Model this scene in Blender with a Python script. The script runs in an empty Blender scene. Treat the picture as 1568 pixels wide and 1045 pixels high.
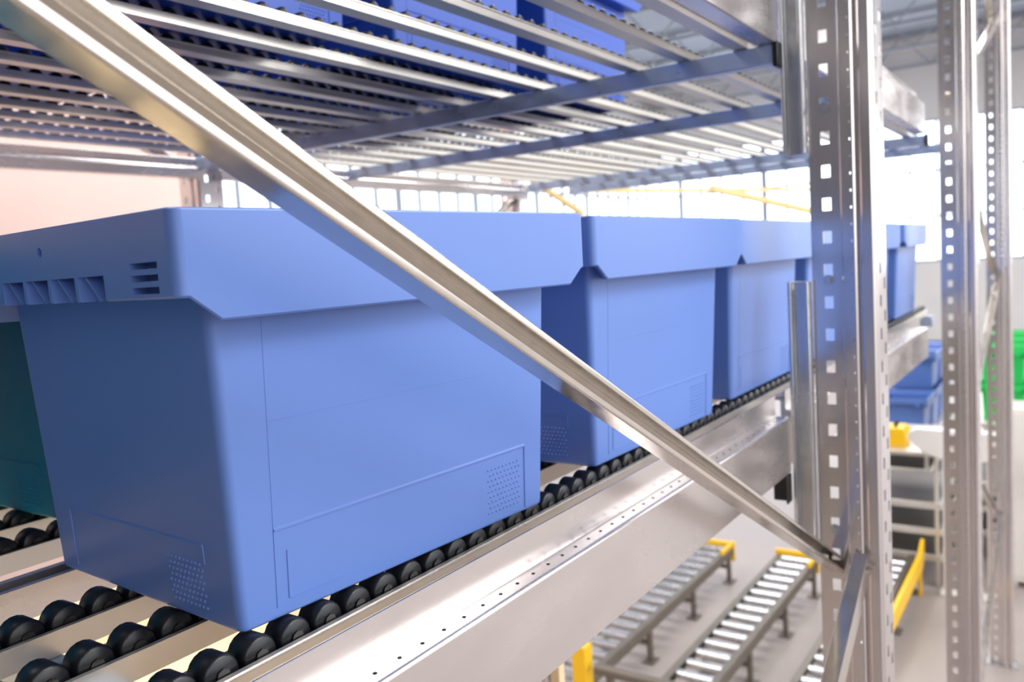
import bpy, bmesh, math, random
from mathutils import Vector, Matrix
random.seed(4)
S = 0.0006          # one survey unit = 0.6 mm
CAMZ = 2.76         # lens height above the hall floor
FL = -CAMZ / S      # floor level in survey units
scene = bpy.context.scene
COL = scene.collection
scene.view_settings.view_transform = 'Standard'

def lin(c):
    return tuple(((v/255)/12.92 if v/255 <= .04045 else ((v/255+.055)/1.055)**2.4) for v in c) + (1.0,)

# ------------------------------------------------------------------ materials
def mat(name, rgb, rough=.5, metal=0.0, noise=0.0, nscale=20, rvar=0.0, bump=0.0, stretch=None, spec=None, emis=None, estr=0, rgb2=None):
    m = bpy.data.materials.new(name); m.use_nodes = True
    nt = m.node_tree; b = nt.nodes['Principled BSDF']
    b.inputs['Base Color'].default_value = lin(rgb)
    b.inputs['Roughness'].default_value = rough
    b.inputs['Metallic'].default_value = metal
    if spec is not None: b.inputs['Specular IOR Level'].default_value = spec
    if emis is not None:
        b.inputs['Emission Color'].default_value = lin(emis); b.inputs['Emission Strength'].default_value = estr
    if noise or rvar or bump:
        tc = nt.nodes.new('ShaderNodeTexCoord'); mp = nt.nodes.new('ShaderNodeMapping')
        nt.links.new(tc.outputs['Object'], mp.inputs['Vector'])
        if stretch: mp.inputs['Scale'].default_value = stretch
        n = nt.nodes.new('ShaderNodeTexNoise'); n.inputs['Scale'].default_value = nscale
        n.inputs['Detail'].default_value = 5
        nt.links.new(mp.outputs['Vector'], n.inputs['Vector'])
        if noise:
            r = nt.nodes.new('ShaderNodeValToRGB')
            a = lin(rgb); c2 = lin(rgb2) if rgb2 else tuple(max(0, v*(1-noise)) for v in a[:3])+(1,)
            r.color_ramp.elements[0].color = c2; r.color_ramp.elements[1].color = a
            r.color_ramp.elements[0].position = .35; r.color_ramp.elements[1].position = .65
            nt.links.new(n.outputs['Fac'], r.inputs['Fac']); nt.links.new(r.outputs['Color'], b.inputs['Base Color'])
        if rvar:
            mr = nt.nodes.new('ShaderNodeMapRange')
            mr.inputs['From Min'].default_value = .3; mr.inputs['From Max'].default_value = .7
            mr.inputs['To Min'].default_value = max(.03, rough-rvar); mr.inputs['To Max'].default_value = rough+rvar
            nt.links.new(n.outputs['Fac'], mr.inputs['Value']); nt.links.new(mr.outputs['Result'], b.inputs['Roughness'])
        if bump:
            bp = nt.nodes.new('ShaderNodeBump'); bp.inputs['Strength'].default_value = bump; bp.inputs['Distance'].default_value = .002
            nt.links.new(n.outputs['Fac'], bp.inputs['Height']); nt.links.new(bp.outputs['Normal'], b.inputs['Normal'])
    return m

M_BIN = mat('blue_bin_plastic', (98, 130, 200), .38, noise=.05, nscale=3, rvar=.05, bump=.02)
M_BIN_D = mat('deep_blue_bin_plastic', (42, 84, 184), .4, noise=.08, nscale=3)
M_TEAL = mat('teal_bin_plastic', (0, 122, 165), .6, noise=.08, nscale=3, spec=.3)
M_GREEN = mat('green_crate_plastic', (20, 195, 90), .45, noise=.08, nscale=3)
M_ZINC = mat('galvanised_steel', (214, 215, 218), .26, .9, noise=.04, nscale=10, rvar=.03)
M_ZINC_B = mat('galvanised_beam_steel', (226, 219, 217), .25, .9, noise=.06, nscale=14, rvar=.06, bump=.012, stretch=(.4, 1, 1))
M_BRACE = mat('galvanised_brace_steel', (226, 220, 212), .16, .97, noise=.05, nscale=40, rvar=.04, bump=.006)
M_UP = mat('galvanised_upright_steel', (228, 222, 221), .19, .93, noise=.05, nscale=10, rvar=.05, stretch=(1, 1, .15))
M_TRACK = mat('track_steel', (228, 222, 212), .34, .72, noise=.08, nscale=12, rvar=.05)
M_XB = mat('cross_beam_steel', (178, 193, 218), .3, .5, noise=.1, nscale=10, rvar=.05)
M_CONV = mat('conveyor_rail_steel', (128, 119, 109), .45, .5, noise=.12, nscale=10, rvar=.05)
M_BLACK = mat('black_wheel_plastic', (19, 20, 25), .38, noise=.1, nscale=30)
M_DARK = mat('dark_opening', (25, 24, 24), .8, noise=.1, nscale=30)
M_YEL = mat('yellow_paint', (255, 200, 20), .4, noise=.05, nscale=10)
M_CREAM = mat('cream_beam_paint', (240, 210, 145), .5, noise=.05, nscale=10)
M_BOARD = mat('beige_board', (246, 222, 180), .6, noise=.06, nscale=6)
M_PINK = mat('pale_pink_panel', (246, 216, 205), .6, noise=.05, nscale=2)
M_FLOOR = mat('hall_floor_concrete', (178, 166, 160), .4, noise=.14, nscale=1.2, rvar=.1, bump=.02)
M_WALL = mat('hall_wall_paint', (228, 224, 220), .7, noise=.04, nscale=2)
M_WALLD = mat('hall_end_wall_paint', (92, 92, 94), .7, noise=.08, nscale=2)
M_CEIL = mat('hall_ceiling_sheet', (160, 167, 178), .7, noise=.05, nscale=2)
M_PANE = mat('daylit_glass', (225, 238, 255), .3, noise=.03, nscale=2, emis=(236, 243, 255), estr=2.2)
M_PANE2 = mat('sunlit_glass', (235, 243, 255), .3, noise=.03, nscale=2, emis=(236, 243, 255), estr=3.6)
M_FRAME = mat('window_frame_grey', (160, 164, 172), .5, noise=.05, nscale=4)
M_WHITE = mat('white_sheet_metal', (232, 226, 220), .45, noise=.04, nscale=4)

# ------------------------------------------------------------------ mesh builder (survey units)
class MB:
    def __init__(s, origin=(0, 0, 0)):
        s.v = []; s.f = []; s.m = []; s.o = Vector(origin)
    def add(s, verts, faces, mi=0):
        k = len(s.v); s.v += [Vector(p) for p in verts]
        for f in faces: s.f.append([i+k for i in f]); s.m.append(mi)
    def box(s, x0, x1, y0, y1, z0, z1, mi=0):
        s.add([(x0,y0,z0),(x1,y0,z0),(x1,y1,z0),(x0,y1,z0),(x0,y0,z1),(x1,y0,z1),(x1,y1,z1),(x0,y1,z1)],
              [(0,3,2,1),(4,5,6,7),(0,1,5,4),(1,2,6,5),(2,3,7,6),(3,0,4,7)], mi)
    def prism(s, prof, p0, p1, ua, va, mi=0):
        p0 = Vector(p0); p1 = Vector(p1); ua = Vector(ua); va = Vector(va); n = len(prof)
        vs = [p0+ua*a+va*b for a, b in prof]+[p1+ua*a+va*b for a, b in prof]
        fs = [(i, (i+1) % n, n+(i+1) % n, n+i) for i in range(n)]+[tuple(range(n))[::-1], tuple(range(n, 2*n))]
        s.add(vs, fs, mi)
    def cyl(s, c, axis, r, h, seg=16, mi=0, bevel=0):
        c = Vector(c); ax = Vector(axis).normalized()
        t = Vector((0, 0, 1)) if abs(ax.z) < .9 else Vector((1, 0, 0))
        u = ax.cross(t).normalized(); w = ax.cross(u)
        rings = [(-h/2, r), (h/2, r)] if not bevel else [(-h/2, r-bevel), (-h/2+bevel, r), (h/2-bevel, r), (h/2, r-bevel)]
        vs = []
        for d, rr in rings:
            for i in range(seg):
                a = 2*math.pi*i/seg; vs.append(c+ax*d+u*math.cos(a)*rr+w*math.sin(a)*rr)
        fs = []
        for k in range(len(rings)-1):
            for i in range(seg):
                j = (i+1) % seg; fs.append((k*seg+i, k*seg+j, (k+1)*seg+j, (k+1)*seg+i))
        fs.append(tuple(range(seg))[::-1]); fs.append(tuple(range((len(rings)-1)*seg, len(rings)*seg)))
        s.add(vs, fs, mi)
    def perf(s, o, ua, va, us, v0, v1, pitch, cols, off=0, mi=0):
        o = Vector(o); ua = Vector(ua); va = Vector(va)
        def q(a0, a1, b0, b1):
            if a1-a0 < .01 or b1-b0 < .01: return
            s.add([o+ua*a0+va*b0, o+ua*a1+va*b0, o+ua*a1+va*b1, o+ua*a0+va*b1], [(0, 1, 2, 3)], mi)
        cur = us[0]
        for uc, w, h, ph in cols:
            q(cur, uc-w/2, v0, v1); cur = uc+w/2
            z = v0; k = math.floor(v0/pitch)
            while True:
                hc = k*pitch+ph*pitch; k += 1
                if hc-h/2 < v0: continue
                if hc+h/2 > v1: q(uc-w/2, uc+w/2, z, v1); break
                q(uc-w/2, uc+w/2, z, hc-h/2); z = hc+h/2
        q(cur, us[1], v0, v1)
    def mesh(s, name, mats, recalc=True, smooth=35):
        me = bpy.data.meshes.new(name)
        me.from_pydata([(p-s.o)*S for p in s.v], [], s.f)
        for i, p in enumerate(me.polygons): p.material_index = s.m[i]
        for m in mats: me.materials.append(m)
        bm = bmesh.new(); bm.from_mesh(me)
        if recalc: bmesh.ops.recalc_face_normals(bm, faces=bm.faces)
        if smooth:
            lim = math.radians(smooth)
            for f in bm.faces: f.smooth = True
            for e in bm.edges:
                e.smooth = len(e.link_faces) == 2 and e.calc_face_angle(3.2) < lim
        bm.to_mesh(me); bm.free(); me.update()
        return me
    def obj(s, name, mats, parent=None, bevel=0, solid=0, wn=False, **kw):
        o = bpy.data.objects.new(name, s.mesh(name, mats, **kw)); COL.objects.link(o)
        o.location = (s.o.x*S, s.o.y*S, s.o.z*S+(CAMZ if parent is None else 0))
        if parent: o.parent = parent
        if solid:
            md = o.modifiers.new('thick', 'SOLIDIFY'); md.thickness = solid*S; md.offset = 0
        if bevel:
            md = o.modifiers.new('bev', 'BEVEL'); md.width = bevel*S; md.segments = 2; md.limit_method = 'ANGLE'; md.angle_limit = .6
        if wn: wnorm(o)
        return o
def wnorm(o):
    md = o.modifiers.new('wn', 'WEIGHTED_NORMAL'); md.keep_sharp = True; md.weight = 80
def empty(name, loc=(0, 0, 0)):
    e = bpy.data.objects.new(name, None); COL.objects.link(e)
    e.location = (loc[0]*S, loc[1]*S, loc[2]*S+CAMZ); e.empty_display_size = .1
    return e

# ------------------------------------------------------------------ storage bin
BH = 638
def ring(L, W, r, zf, cham=45, n=6):
    pts = []
    hx, hy = L/2, W/2
    def arc(cx, cy, a0):
        for i in range(n+1):
            a = a0+math.pi/2*i/n; pts.append([cx+r*math.cos(a), cy+r*math.sin(a), 0])
    arc(hx-r, hy-r, 0); pts.append([hx-r-cham, hy, 1]); pts.append([-(hx-r-cham), hy, 1])
    arc(-(hx-r), hy-r, math.pi/2)
    arc(-(hx-r), -(hy-r), math.pi); pts.append([-(hx-r-cham), -hy, 1]); pts.append([hx-r-cham, -hy, 1])
    arc(hx-r, -(hy-r), -math.pi/2)
    return [(x, y, zf(d) if callable(zf) else zf) for x, y, d in pts]
RL, RW = 972, 772
def bin_mesh(name, m):
    mb = MB()
    under = lambda d: BH-154 if d else BH-120
    rings = [ring(760, 588, 10, 0), ring(771, 599, 14, 4), ring(775, 603, 16, 10), ring(822, 652, 18, under),
             ring(824, 654, 18, under), ring(RL-8, RW-8, 14, under), ring(RL-2, RW-2, 17, lambda d: under(d)+3),
             ring(RL, RW, 18, BH-5), ring(RL-2, RW-2, 17, BH-2), ring(RL-8, RW-8, 14, BH),
             ring(RL-40, RW-40, 14, BH), ring(RL-46, RW-46, 12, BH-6), ring(RL-50, RW-50, 12, BH-28), ring(806, 636, 15, BH-60), ring(760, 588, 12, 14)]
    n = len(rings[0])
    vs = [p for r in rings for p in r]
    fs = []
    for k in range(len(rings)-1):
        for i in range(n):
            j = (i+1) % n; fs.append((k*n+i, k*n+j, (k+1)*n+j, (k+1)*n+i))
    fs.append(tuple(range(n))[::-1]); fs.append(tuple(range((len(rings)-1)*n, len(rings)*n)))
    mb.add(vs, fs)
    base = bpy.data.objects.new('tmp', mb.mesh(name, [m], smooth=0)); COL.objects.link(base)
    cut = MB(); e = RL/2
    for sx in (-1, 1):
        a, b = sorted((sx*(e-26), sx*(e+20)))
        for i in range(4):
            y0 = -190+i*92; cut.box(a, b, y0, y0+82, 518, 556)
        for sy in (-1, 1):
            for z in (526, 543, 560): cut.box(a, b, sy*304-36, sy*304+36, z, z+9)
        cut.cyl((sx*(e+1), 10, 600), (1, 0, 0), 8, 46, 12)
    co = bpy.data.objects.new('cut', cut.mesh('cut', [m], smooth=0)); COL.objects.link(co)
    md = base.modifiers.new('b', 'BOOLEAN'); md.object = co; md.operation = 'DIFFERENCE'; md.solver = 'EXACT'
    dg = bpy.context.evaluated_depsgraph_get(); dg.update()
    me = bpy.data.meshes.new_from_object(base.evaluated_get(dg))
    bpy.data.objects.remove(base); bpy.data.objects.remove(co)
    d = MB()
    wl = lambda z: (602+50*z/490)/2
    wsx = lambda z: (774+48*z/490)/2
    def strip(face, s0, z0, s1, z1, w=8, h=2.8):
        dx, dz = s1-s0, z1-z0; l = math.hypot(dx, dz)
        vs = []
        for off, ww in ((-1.5, w), (h, w*.3)):
            nx, nz = -dz/l*ww/2, dx/l*ww/2; dn = 0 if off < 0 else -w*.25*abs(dx)/l
            for s_, z_ in [(s0+nx, z0+nz), (s1+nx, z1+nz), (s1-nx, z1-nz), (s0-nx, z0-nz)]: vs.append(face(s_, z_+dn, off))
        d.add(vs, [(0,3,2,1),(4,5,6,7),(0,1,5,4),(1,2,6,5),(2,3,7,6),(3,0,4,7)])
    def dots(face, s0, s1, z0, z1, n, mrow):
        for i in range(n):
            for j in range(mrow):
                s_ = s0+(s1-s0)*(i+(.5 if j % 2 else 0))/n; z_ = z0+(z1-z0)*j/mrow
                c = [face(s_+3.6*math.cos(t*math.pi/3), z_+3.6*math.sin(t*math.pi/3), -.6) for t in range(6)]
                f = [face(s_+1.2*math.cos(t*math.pi/3), z_-.8+1.2*math.sin(t*math.pi/3), 2.4) for t in range(6)]
                d.add(c+f, [(t, (t+1) % 6, 6+(t+1) % 6, 6+t) for t in range(6)]+[tuple(range(6, 12))])
    for sg in (-1, 1):
        F = lambda s_, z_, off, sg=sg: (-sg*s_*1.0 if sg > 0 else s_, sg*(wl(z_)+off), z_)
        strip(F, -321, 148, 321, 148); strip(F, 321, 148, 321, 10, 6, 2.4); strip(F, -321, 148, -321, 20, 4, 1.2)
        strip(F, -321, 148, -321, 478, 3, .8); strip(F, -321, 320, 200, 320, 3, .7)
        strip(F, -298, 108, -298, 30, 4, 1.6); strip(F, -298, 30, -190, 30, 4, 1.6)
        dots(F, 200, 308, 28, 130, 9, 9)
        G = lambda s_, z_, off, sg=sg: (sg*(wsx(z_)+off), s_, z_)
        strip(G, -225, 132, 225, 132); strip(G, 225, 132, 225, 18, 4, 1.6); strip(G, -225, 132, -225, 100, 4, 1.6)
        dots(G, -215, -110, 26, 108, 9, 8)
        for i in range(4):
            y0 = -190+i*92
            vs = [(sg*(e-26), y0+18, 519), (sg*(e-26), y0+60, 555), (sg*(e-26), y0+66, 555), (sg*(e-26), y0+24, 519),
                  (sg*(e-4), y0+18, 519), (sg*(e-4), y0+60, 555), (sg*(e-4), y0+66, 555), (sg*(e-4), y0+24, 519)]
            d.add(vs, [(0,3,2,1),(4,5,6,7),(0,1,5,4),(1,2,6,5),(2,3,7,6),(3,0,4,7)])
    dm = d.mesh('d', [m], smooth=0)
    bm = bmesh.new(); bm.from_mesh(me); bm.from_mesh(dm)
    bmesh.ops.recalc_face_normals(bm, faces=bm.faces)
    for f in bm.faces: f.smooth = True; f.material_index = 0
    for ed in bm.edges: ed.smooth = len(ed.link_faces) == 2 and ed.calc_face_angle(3.2) < math.radians(24)
    out = bpy.data.meshes.new(name); bm.to_mesh(out); bm.free()
    out.materials.append(m)
    return out
BM_BLUE = bin_mesh('bin_blue', M_BIN)
def recolor(me, m, name):
    c = me.copy(); c.name = name; c.materials.clear(); c.materials.append(m); return c
BM_DEEP = recolor(BM_BLUE, M_BIN_D, 'bin_deep'); BM_TEAL = recolor(BM_BLUE, M_TEAL, 'bin_teal'); BM_GREEN = recolor(BM_BLUE, M_GREEN, 'crate_green')
def place_bin(me, x, y, z, yaw=0, name='storage_bin', pitch=0, sc=1):
    o = bpy.data.objects.new(name, me); COL.objects.link(o)
    o.location = (x*S, y*S, z*S+CAMZ); o.rotation_euler = (0, math.radians(pitch), math.radians(yaw)); o.scale = (sc, sc, sc)
    wnorm(o)
    return o
DK = -538    # top of wheels, lower deck
place_bin(BM_BLUE, 1180, 1324, DK+1, -4.3)
place_bin(BM_BLUE, 2262, 1322, DK+1, -1.8)
place_bin(BM_BLUE, 3280, 1336, DK+1, 0)
place_bin(BM_BLUE, 4310, 1336, DK+1, -.6)
place_bin(BM_BLUE, 5400, 1336, DK+1, .4)
place_bin(BM_BLUE, 6520, 1336, DK+1, 0)
for i in range(4): place_bin(BM_TEAL, 350+i*1025, 2270, DK+1, .5-i*.4)
for i in range(4): place_bin(BM_DEEP, 1300+i*1030, 3210, DK+1, 0)
DU = 760
for i in range(4): place_bin(BM_DEEP, 640+i*1015, 2270, DU+1, .3)
for i in range(4): place_bin(BM_DEEP, 500+i*1015, 3210, DU+1, 0)

# ------------------------------------------------------------------ roller tracks
def track_mesh(nm, prof, wr, ww, wz, hub):
    mb = MB(); x0, x1 = -650, 7400
    mb.prism(prof, (x0, 0, 0), (x1, 0, 0), (0, 1, 0), (0, 0, 1), 0)
    n = int((x1-x0)/70)
    for i in range(n):
        x = x0+35+i*70
        mb.cyl((x, 0, wz), (0, 1, 0), wr, ww, 18, 1, 4)
        mb.cyl((x, 0, wz), (0, 1, 0), hub, ww+8, 8, 1)
    return mb.mesh(nm, [M_TRACK, M_BLACK], smooth=50)
TM1 = track_mesh('track', [(-34, -34), (-34, -76), (34, -76), (34, -34), (40, -34), (40, -30), (30, -30), (30, -72), (-30, -72), (-30, -30), (-40, -30), (-40, -34)], 31, 46, -31, 12)
TM2 = track_mesh('track_low', [(-27, -24), (-27, -46), (27, -46), (27, -24), (31, -24), (31, -21), (24, -21), (24, -43), (-24, -43), (-24, -21), (-31, -21), (-31, -24)], 20, 38, -20, 8)
e = empty('roller_track_deck', (0, 0, DK)); k = 0
for lane in range(3):
    for j in range(3):
        k += 1; o = bpy.data.objects.new('track_%d' % k, TM1); COL.objects.link(o); o.parent = e; o.location = (0, (1052+lane*945+j*208)*S, 0)
    y = 1648+lane*945
    d = MB(); d.prism([(y, -12), (y, -76), (y+70, -76), (y+70, -12), (y+66, -8), (y+60, -12), (y+60, -66), (y+10, -66), (y+10, -12), (y+4, -8)], (-650, 0, 0), (7400, 0, 0), (0, 1, 0), (0, 0, 1))
    d.obj('lane_divider_%d' % (lane+1), [M_ZINC_B], parent=e)
e = empty('roller_track_deck', (0, 0, DU))
for k in range(15):
    o = bpy.data.objects.new('track_%d' % (k+1), TM2); COL.objects.link(o); o.parent = e; o.location = (0, (1015+k*216)*S, 0)

# ------------------------------------------------------------------ rack beams
def row_beam(x0, x1, yf, zt, flip=1, name='rack_beam'):
    mb = MB((x0, yf, zt-285))
    r = []
    for i in range(5):
        a = math.pi/2*i/4; r.append((9-9*math.sin(a), -76-9+9*math.cos(a)))
    P = [(110, -30), (104, -26), (62, -24), (60, -2), (56, 0), (53, 0), (53, -66), (50, -76)]+r+[(0, -281), (4, -285), (66, -285), (72, -277), (72, -40), (110, -36)]
    prof = [(yf+flip*a, zt+b) for a, b in P]
    mb.prism(prof, (x0, 0, 0), (x1, 0, 0), (0, 1, 0), (0, 0, 1), 0)
    k = x0+60
    while k < x1-40:
        mb.cyl((k, yf+flip*28, zt-76), (0, 0, 1), 3.8, 1.5, 10, 1); k += 58
    return mb.obj(name, [M_ZINC_B, M_DARK], wn=True)
row_beam(-600, 3100, 891, -552); row_beam(3230, 6520, 891, -552)
row_beam(-600, 3100, 891, 1000); row_beam(3230, 6520, 891, 1000)
def plain_beam(x0, x1, y0, y1, z0, z1, name, m, cap=True):
    mb = MB((x0, y0, z0)); mb.box(x0, x1, y0, y1, z0, z1, 0)
    if cap:
        mb.box(x0-8, x1+8, y0-14, y0+6, z0-12, z1+6, 1)
    return mb.obj(name, [m, M_BLACK], bevel=5)
for zt in (-615, 713):
    for a, b in ((-600, 3100), (3230, 6520)):
        mb = MB((a, 4190, zt-115))
        mb.prism([(4190, zt-115), (4190, zt-60), (4204, zt-50), (4204, zt), (4260, zt), (4260, zt-115)], (a, 0, 0), (b, 0, 0), (0, 1, 0), (0, 0, 1)); mb.obj('rack_beam', [M_ZINC_B], bevel=4)
for x in (3060, 4270, 6560, 7300):
    plain_beam(x, x+50, 893, 4188, 645, 713, 'cross_beam', M_XB)
for x in (640, 3060, 4270, 5480, 6560, 7300):
    plain_beam(x, x+56, 966, 4188, -700, -615, 'cross_beam', M_XB, False)

# ------------------------------------------------------------------ uprights
ZT = 4300
def upright_mesh():
    mb = MB(); z0, z1 = FL+12, ZT
    V = (0, 0, 1)
    mb.perf((0, 0, 0), (0, 1, 0), V, (112, 222), z0, z1, 117, [(166, 30, 44, .2)], mi=0)
    mb.perf((0, 222, 0), (1, 0, 0), V, (0, 60), z0, z1, 117, [], mi=0)
    mb.perf((0, 112, 0), (-1, 0, 0), V, (0, 26), z0, z1, 117, [], mi=0)
    pts = [(-26, 112), (-30, 108), (-30, 70), (-26, 64), (-12, 60), (-12, 52), (-26, 46), (-30, 40), (-30, 12), (-24, 3), (-14, 0)]
    for (xa, ya), (xb, yb) in zip(pts[:-1], pts[1:]):
        if (xa, ya) == (-30, 108):
            mb.perf((xa, ya, 0), (0, -1, 0), V, (0, 38), z0, z1, 58.5, [(30, 4, 8, .1)])
        else:
            mb.add([(xa, ya, z0), (xb, yb, z0), (xb, yb, z1), (xa, ya, z1)], [(0, 1, 2, 3)])
    mb.perf((-14, 0, 0), (1, 0, 0), V, (0, 150), z0, z1, 117, [(40, 24, 40, .2), (112, 24, 40, .7)])
    mb.perf((136, 0, 0), (0, 1, 0), V, (0, 60), z0, z1, 117, [(30, 14, 26, .5)])
    return mb.mesh('rack_upright', [M_UP, M_ZINC], recalc=False, smooth=40)
UM = upright_mesh()
def upright(x, y0, bolts=()):
    o = bpy.data.objects.new('rack_upright', UM); COL.objects.link(o); o.location = (x*S, y0*S, CAMZ)
    md = o.modifiers.new('t', 'SOLIDIFY'); md.thickness = 4*S; md.offset = 0
    f = MB(); f.box(-60, 190, -40, 270, FL, FL+12, 0)
    for a, b in ((-40, -20), (170, 250)): f.cyl((a, b, FL+16), (0, 0, 1), 10, 14, 8)
    for z in bolts:
        f.cyl((-4, 166, z), (1, 0, 0), 20, 6, 20); f.cyl((-14, 166, z), (1, 0, 0), 12, 18, 6)
    f.obj('foot_plate_and_bolts', [M_ZINC], parent=o)
for x in (-250, 3150, 6550, 9950):
    upright(x, 585, (-130, 478, -1050, -2300, 1700, 3000))
for x in (-250, 3150, 6550): upright(x, 4265)
def connector(x, y0, za, zb):
    mb = MB((x, y0, za))
    prof = [(0, 0), (0, 10), (34, 10), (34, 60), (0, 60), (0, 70), (8, 74), (42, 74), (42, -4), (6, -4)]
    mb.prism([(x+a, y0+b) for a, b in prof], (0, 0, za), (0, 0, zb), (1, 0, 0), (0, 1, 0))
    mb.obj('beam_connector', [M_ZINC], bevel=2)
connector(3100, 814, -1130, -130); connector(3100, 814, 325, 1350)
mb = MB((3060, 880, -930)); mb.box(3050, 3098, 897, 945, -935, -838); mb.box(3040, 3098, 889, 897, -945, -838); mb.obj('beam_end_clip', [M_BLACK], bevel=5)
# ------------------------------------------------------------------ diagonal braces (C channels in the x-z plane)
def brace(x0, z0, x1, z1, yc=750, w=54, dep=52, name='diagonal_brace', bolt=True, flip=False):
    a = Vector((x0, 0, z0)); b = Vector((x1, 0, z1)); d = (b-a).normalized()
    n = Vector((-d.z, 0, d.x))
    if n.z < 0: n = -n
    t = 3.5; h = w/2; y0 = yc-dep/2; y1 = yc+dep/2; lip = 12
    prof = [(-h+3, y1), (-h+.8, y1-.8), (-h, y1-3), (-h, y0+4), (-h+1.2, y0+1.2), (-h+4, y0), (-h+lip, y0), (-h+lip, y0+t), (-h+t+1, y0+t), (-h+t, y0+t+1), (-h+t, y1-t-1), (-h+t+1, y1-t),
            (-3, y1-t), (-3, y1-t-3), (3, y1-t-3), (3, y1-t),
            (h-t-1, y1-t), (h-t, y1-t-1), (h-t, y0+t+1), (h-t-1, y0+t), (h-lip, y0+t), (h-lip, y0), (h-4, y0), (h-1.2, y0+1.2), (h, y0+4), (h, y1-3), (h-.8, y1-.8), (h-3, y1)]
    if flip: prof = [(p, 2*yc-q) for p, q in prof]
    mb = MB(((x0+x1)/2, yc, (z0+z1)/2))
    mb.prism([(p, q) for p, q in prof], a, b, n, (0, 1, 0))
    if bolt:
        for c in (a+d*34, b-d*34):
            yb = y1-t if not flip else y0
            mb.cyl((c.x, yb-3, c.z), (0, 1, 0), 13, 8, 6); mb.cyl((c.x, yb-9, c.z), (0, 1, 0), 7, 14, 12)
    return mb.obj(name, [M_BRACE], smooth=50, wn=True)
brace(-214, 577, 3186, -1206)
brace(3118, -1150, -100, -2860, yc=655, w=84, flip=True)
zs3 = [2150, -400, -2950]; zs2 = [1000, -1450, -4000]
brace(6560, 3400, 9980, zs3[0])
for i in range(3):
    brace(9980, zs3[i], 6600, zs2[i], yc=690, flip=True, w=66)
    if i < 2: brace(6600, zs2[i], 9980, zs3[i+1], yc=750)
for (xa, za, xb, zb) in ((3180, 600, -200, 2400), (3180, -1200, 6560, 600)):
    brace(xa, za, xb, zb, yc=4330)

# ------------------------------------------------------------------ beige board on legs, added for the bright tone between the tracks
mb = MB((-600, 1600, -1400)); mb.box(-600, 2600, 1600, 4100, -1400, -1380)
for x in (-560, 1000, 2560):
    mb.box(x-20, x+20, 1600, 4100, -1440, -1400)
    for y in (1630, 4070): mb.box(x-20, x+20, y-20, y+20, FL, -1440)
mb.obj('under_lane_board', [M_BOARD], bevel=3)

# ------------------------------------------------------------------ floor conveyors
def conveyor(x0, x1, yc, w, zt, endstop=True):
    e = empty('roller_conveyor', (x0, yc, FL))
    L = x1-x0; H = zt-FL
    r = MB()
    for sy in (-1, 1):
        y = sy*w/2
        r.prism([(y-sy*60, H+14), (y+sy*10, H+14), (y+sy*10, H-110), (y-sy*30, H-110), (y-sy*30, H-100), (y, H-100), (y, H+4), (y-sy*60, H+4)], (0, 0, 0), (L, 0, 0), (0, 1, 0), (0, 0, 1))
        x = 200
        while x < L:
            r.box(x-40, x+40, y-20, y+20, 14, H-100); r.box(x-90, x+90, y-70, y+70, 0, 14); x += 1300
    x = 200
    while x < L:
        r.box(x-15, x+15, -w/2, w/2, H-260, H-200); x += 1300
    r.obj('frame', [M_CONV], parent=e)
    q = MB(); x = 120
    while x < L-40:
        q.cyl((x, 0, H-40), (0, 1, 0), 52, w-130, 14, 0); q.cyl((x, 0, H-40), (0, 1, 0), 14, w-4, 8, 0); x += 255
    q.obj('rollers', [M_ZINC], parent=e)
    if endstop:
        s = MB(); s.box(L-50, L+10, -w/2-30, w/2+30, H+14, H+80)
        a, b = -(w/2+24), -(w/2-16); s.box(L-420, L, a, b, H+14, H+80)
        s.box(L, L+50, -w/2-30, -w/2+30, H-200, H+80)
        s.obj('yellow_end_stop', [M_YEL], parent=e, bevel=6)
    return e
ZC = -4150
conveyor(6850, 11100, 4330, 560, ZC); conveyor(6850, 11100, 3150, 500, ZC)
e = conveyor(7500, 11700, 2050, 480, ZC, False)
g = MB((9300, 1700, FL)); g.prism([(9250, ZC-120), (9250, ZC+90), (11500, ZC+110), (11750, ZC+240), (11750, ZC+40), (11600, ZC-120)], (0, 1690, 0), (0, 1740, 0), (1, 0, 0), (0, 0, 1))
g.box(9400, 9440, 1695, 1735, FL, ZC-100); g.box(11500, 11540, 1695, 1735, FL, ZC-100)
g.obj('yellow_side_guard', [M_YEL], bevel=8)
g = MB((6380, 3780, FL)); g.box(6300, 6440, 3710, 3850, FL+12, -3500); g.box(6240, 6500, 3650, 3910, FL, FL+12); g.obj('yellow_guard_post', [M_YEL], bevel=10)
g = MB((6400, 2700, -3650)); g.cyl((6370, 2890, -3700), (0, 1, 0), 50, 1500, 16)
for y in (2300, 3500): g.cyl((6370, y, (FL-3700)/2), (0, 0, 1), 40, -FL-3700, 12); g.cyl((6370, y, FL+8), (0, 0, 1), 100, 16, 16)
g.obj('steel_guard_rail', [M_CONV])

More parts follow.
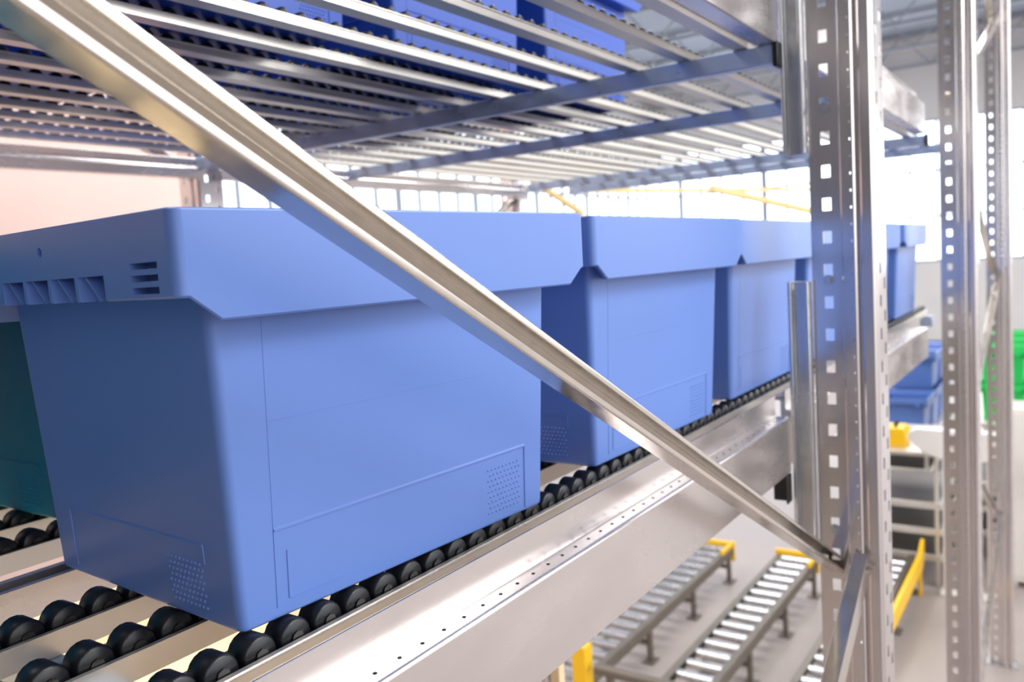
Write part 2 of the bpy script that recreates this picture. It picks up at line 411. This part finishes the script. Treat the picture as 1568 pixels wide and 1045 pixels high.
# ------------------------------------------------------------------ clutter down the hall
def table(x0, x1, y0, y1, zt, name, m):
    t = MB((x0, y0, FL)); t.box(x0, x1, y0, y1, zt-60, zt)
    for x in (x0+40, x1-80):
        for y in (y0+40, y1-80): t.box(x, x+50, y, y+50, FL, zt-60)
    for z in (FL+350, FL+700, FL+1050):
        if z > zt-200: continue
        t.box(x0+40, x1-40, y0+40, y1-40, z, z+40, 1)
        t.box(x0+20, x1-20, y0, y0+40, z, z+90); t.box(x0+20, x1-20, y1-40, y1, z, z+90); t.box(x0-10, x0+30, y0, y1, z, z+90)
    return t.obj(name, [m, M_CONV], bevel=6)
table(15000, 18500, 2050, 3400, -3300, 'steel_workbench', M_TRACK)
for i in range(3):
    place_bin(BM_BLUE, 15600+i*1050, 2480, -3299, 0, 'storage_bin')
    if i: place_bin(BM_BLUE, 15600+i*1050, 2480, -3299+640, 0, 'storage_bin')
table(11900, 13700, 1500, 2600, -2790, 'steel_shelf_cart', M_TRACK)
g = MB((12400, 2100, -2790)); g.prism([(1960, -2790), (2280, -2790), (2290, -2780), (2290, -2600), (2250, -2540), (1990, -2540), (1950, -2600), (1950, -2780)], (12100, 0, 0), (12500, 0, 0), (0, 1, 0), (0, 0, 1))
g.box(12200, 12240, 2080, 2110, -2540, -2500, 1); g.box(12360, 12400, 2080, 2110, -2540, -2500, 1); g.box(12200, 12400, 2080, 2110, -2500, -2480, 1)
g.obj('yellow_tool_case', [M_YEL, M_DARK], bevel=8)
g = MB((12200, 900, FL)); P = [(1900, -2560), (1880, -2470), (1800, -2420), (1000, -2440), (880, -2480), (860, -2800), (1500, -2800), (1700, -2740)]
g.prism([(y-50, z) for y, z in P], (11600, 0, 0), (11800, 0, 0), (0, 1, 0), (0, 0, 1))
for y in (900, 1400): g.box(11640, 11700, y, y+60, FL, -2800)
g.box(11600, 11800, 850, 1500, FL, FL+60)
g.obj('white_machine_cover', [M_WHITE], bevel=12)
table(13200, 16500, 300, 1420, -2620, 'steel_workbench', M_TRACK)
for i in range(3):
    for j in range(2): place_bin(BM_GREEN, 13750+i*1000, 900, -2619+j*500, 0, 'green_crate', sc=.8)

# ------------------------------------------------------------------ hall shell
XR, YB, XL, YF, ZC2 = 42000, 19000, -9000, -9000, 9000
mb = MB((0, 0, FL)); mb.box(XL, XR, YF, YB, FL-100, FL); mb.obj('floor', [M_FLOOR])
mb = MB((0, 0, ZC2)); mb.box(XL, XR, YF, YB, ZC2, ZC2+150)
mb.obj('ceiling', [M_CEIL])
sill, head = -1100, 5200
mb = MB((0, YB, FL)); mb.box(XL, XR, YB, YB+300, FL, sill); mb.box(XL, XR, YB, YB+300, head, ZC2); mb.obj('wall_back', [M_WALL])
mb = MB((XR, 0, FL)); mb.box(XR, XR+300, YF, YB, FL, sill); mb.box(XR, XR+300, YF, YB, head, ZC2); mb.obj('wall_right', [M_WALL])
mb = MB((XL, 0, FL)); mb.box(XL-300, XL, YF, YB, FL, ZC2); mb.obj('wall_left', [M_WALLD])
mb = MB((0, YB, 0)); mb.box(XL, XR, YB+180, YB+200, sill, head, 0)
x = XL
while x < XR:
    w = 200 if int((x-XL)/1100+.5) % 4 == 0 else 90
    mb.box(x-w/2, x+w/2, YB+60, YB+180, sill, head, 1); x += 1100
for z in (sill, 900, 2900, head-80): mb.box(XL, XR, YB+50, YB+180, z, z+90, 1)
mb.obj('window_1', [M_PANE, M_FRAME])
mb = MB((XR, 0, 0)); mb.box(XR+180, XR+200, YF, YB, sill, head, 0)
y = YF
while y < YB:
    w = 260 if int((y-YF)/1100+.5) % 4 == 0 else 90
    mb.box(XR+60, XR+180, y-w/2, y+w/2, sill, head, 1); y += 1100
for z in (sill, 900, 2900, head-80): mb.box(XR+50, XR+180, YF, YB, z, z+100, 1)
mb.obj('window_2', [M_PANE2, M_FRAME])
for k, x in enumerate(range(8000, 42000, 4200)):
    t = MB((x, 0, 7600)); t.box(x-60, x+60, YF, YB, 7500, 7620); t.box(x-60, x+60, YF, YB, 8800, 8940)
    y = YF; up = True
    while y < YB-1200:
        a, b = ((7560, 8860) if up else (8860, 7560))
        t.prism([(-40, -40), (40, -40), (40, 40), (-40, 40)], (x, y, a), (x, y+1200, b), (1, 0, 0), (0, 0, 1)); y += 1200; up = not up
    t.obj('roof_truss', [M_FRAME])
g = MB((14000, 7000, 1000)); sq = lambda w: [(-w, -w), (w, -w), (w, w), (-w, w)]
g.prism(sq(45), (14870, 8234, 1352), (21500, 5366, 1340), (0, 1, 0), (0, 0, 1))
g.prism(sq(55), (15060, 5616, 1147), (18770, 4694, 685), (0, 1, 0), (0, 0, 1))
g.prism(sq(45), (12800, 8900, 2000), (13680, 7600, 852), (0, 1, 0), (0, 0, 1))
g.prism(sq(45), (13680, 7600, 852), (14400, 7600, FL), (1, 0, 0), (0, 1, 0))
g.prism(sq(45), (18770, 4694, 685), (18770, 4694, FL), (1, 0, 0), (0, 1, 0))
g.obj('yellow_stair_frame', [M_CREAM])
g = MB((0, 6500, FL)); g.box(-3500, 4720, 6500, 6560, FL, 2600); g.box(4720, 4770, 6490, 6570, FL, 2650); g.obj('partition_panel', [M_PINK])
g = MB((12800, -300, FL)); g.box(12300, 13000, 250, 760, FL+80, -2250); g.box(12290, 12300, 290, 490, FL+150, -2300); g.box(12290, 12300, 515, 720, FL+150, -2300)
for a in (12350, 12900):
    for b in (300, 680): g.box(a, a+50, b, b+50, FL, FL+80)
g.obj('white_cabinet', [M_WHITE], bevel=10)

# ------------------------------------------------------------------ light
w = bpy.data.worlds.new('World'); scene.world = w; w.use_nodes = True
nt = w.node_tree; bg = nt.nodes['Background']
tc = nt.nodes.new('ShaderNodeTexCoord'); sep = nt.nodes.new('ShaderNodeSeparateXYZ'); nt.links.new(tc.outputs['Generated'], sep.inputs[0])
rp = nt.nodes.new('ShaderNodeValToRGB'); mr = nt.nodes.new('ShaderNodeMapRange'); mr.inputs['From Min'].default_value = -1; mr.inputs['From Max'].default_value = 1
nt.links.new(sep.outputs['Z'], mr.inputs['Value']); nt.links.new(mr.outputs['Result'], rp.inputs['Fac'])
el = rp.color_ramp.elements
el[0].position = 0; el[0].color = (.22, .205, .2, 1)
el[1].position = 1; el[1].color = (.5, .5, .52, 1)
for p, c in ((.45, (.27, .25, .245, 1)), (.5, (.56, .54, .54, 1)), (.54, (.98, .99, 1, 1)), (.70, (.98, .99, 1, 1)), (.76, (.38, .38, .4, 1))):  # bright band added for light and metal reflections, like unseen windows
    k = el.new(p); k.color = c
nt.links.new(rp.outputs['Color'], bg.inputs[0]); bg.inputs[1].default_value = 3.0
def area(name, loc, tgt, size, energy, col=(1, 1, 1)):
    l = bpy.data.lights.new(name, 'AREA'); l.shape = 'RECTANGLE'; l.size = size[0]; l.size_y = size[1]; l.energy = energy; l.color = col
    o = bpy.data.objects.new(name, l); COL.objects.link(o)
    o.location = Vector(loc)*S+Vector((0, 0, CAMZ)); d = (Vector(tgt)-Vector(loc)); o.rotation_euler = d.to_track_quat('-Z', 'Y').to_euler()
area('aisle_lamp', (4500, -3500, 3500), (2200, 1500, -300), (3, 1), 120)
area('hall_lamp', (11000, 3000, 7000), (10500, 3000, FL), (4, 2), 270)
area('hall_lamp', (1500, 6000, 6500), (1500, 5000, -800), (4, 2), 320, (1, .98, .97))
area('hall_lamp', (24000, 3000, 7000), (24000, 3000, FL), (6, 3), 500)
area('board_fill', (1000, 2700, -720), (1000, 2700, -1400), (1.6, .5), 8, (1, .97, .92))  # unseen fill light, added to brighten the board under the deck

# ------------------------------------------------------------------ camera
cam = bpy.data.cameras.new('camera'); co = bpy.data.objects.new('camera', cam); COL.objects.link(co)
cam.sensor_width = 36; cam.lens = 1287/1568*36; cam.clip_start = .02; cam.clip_end = 200
R = Matrix(((.5570, .1106, -.8231), (-.8282, .0004, -.5604), (-.0617, .9938, .0918)))
R = R.to_quaternion().to_matrix().to_4x4()
co.matrix_world = Matrix.Translation((0, 0, CAMZ)) @ R
cam.dof.use_dof = True; cam.dof.focus_distance = .84; cam.dof.aperture_fstop = 5.6
scene.camera = co
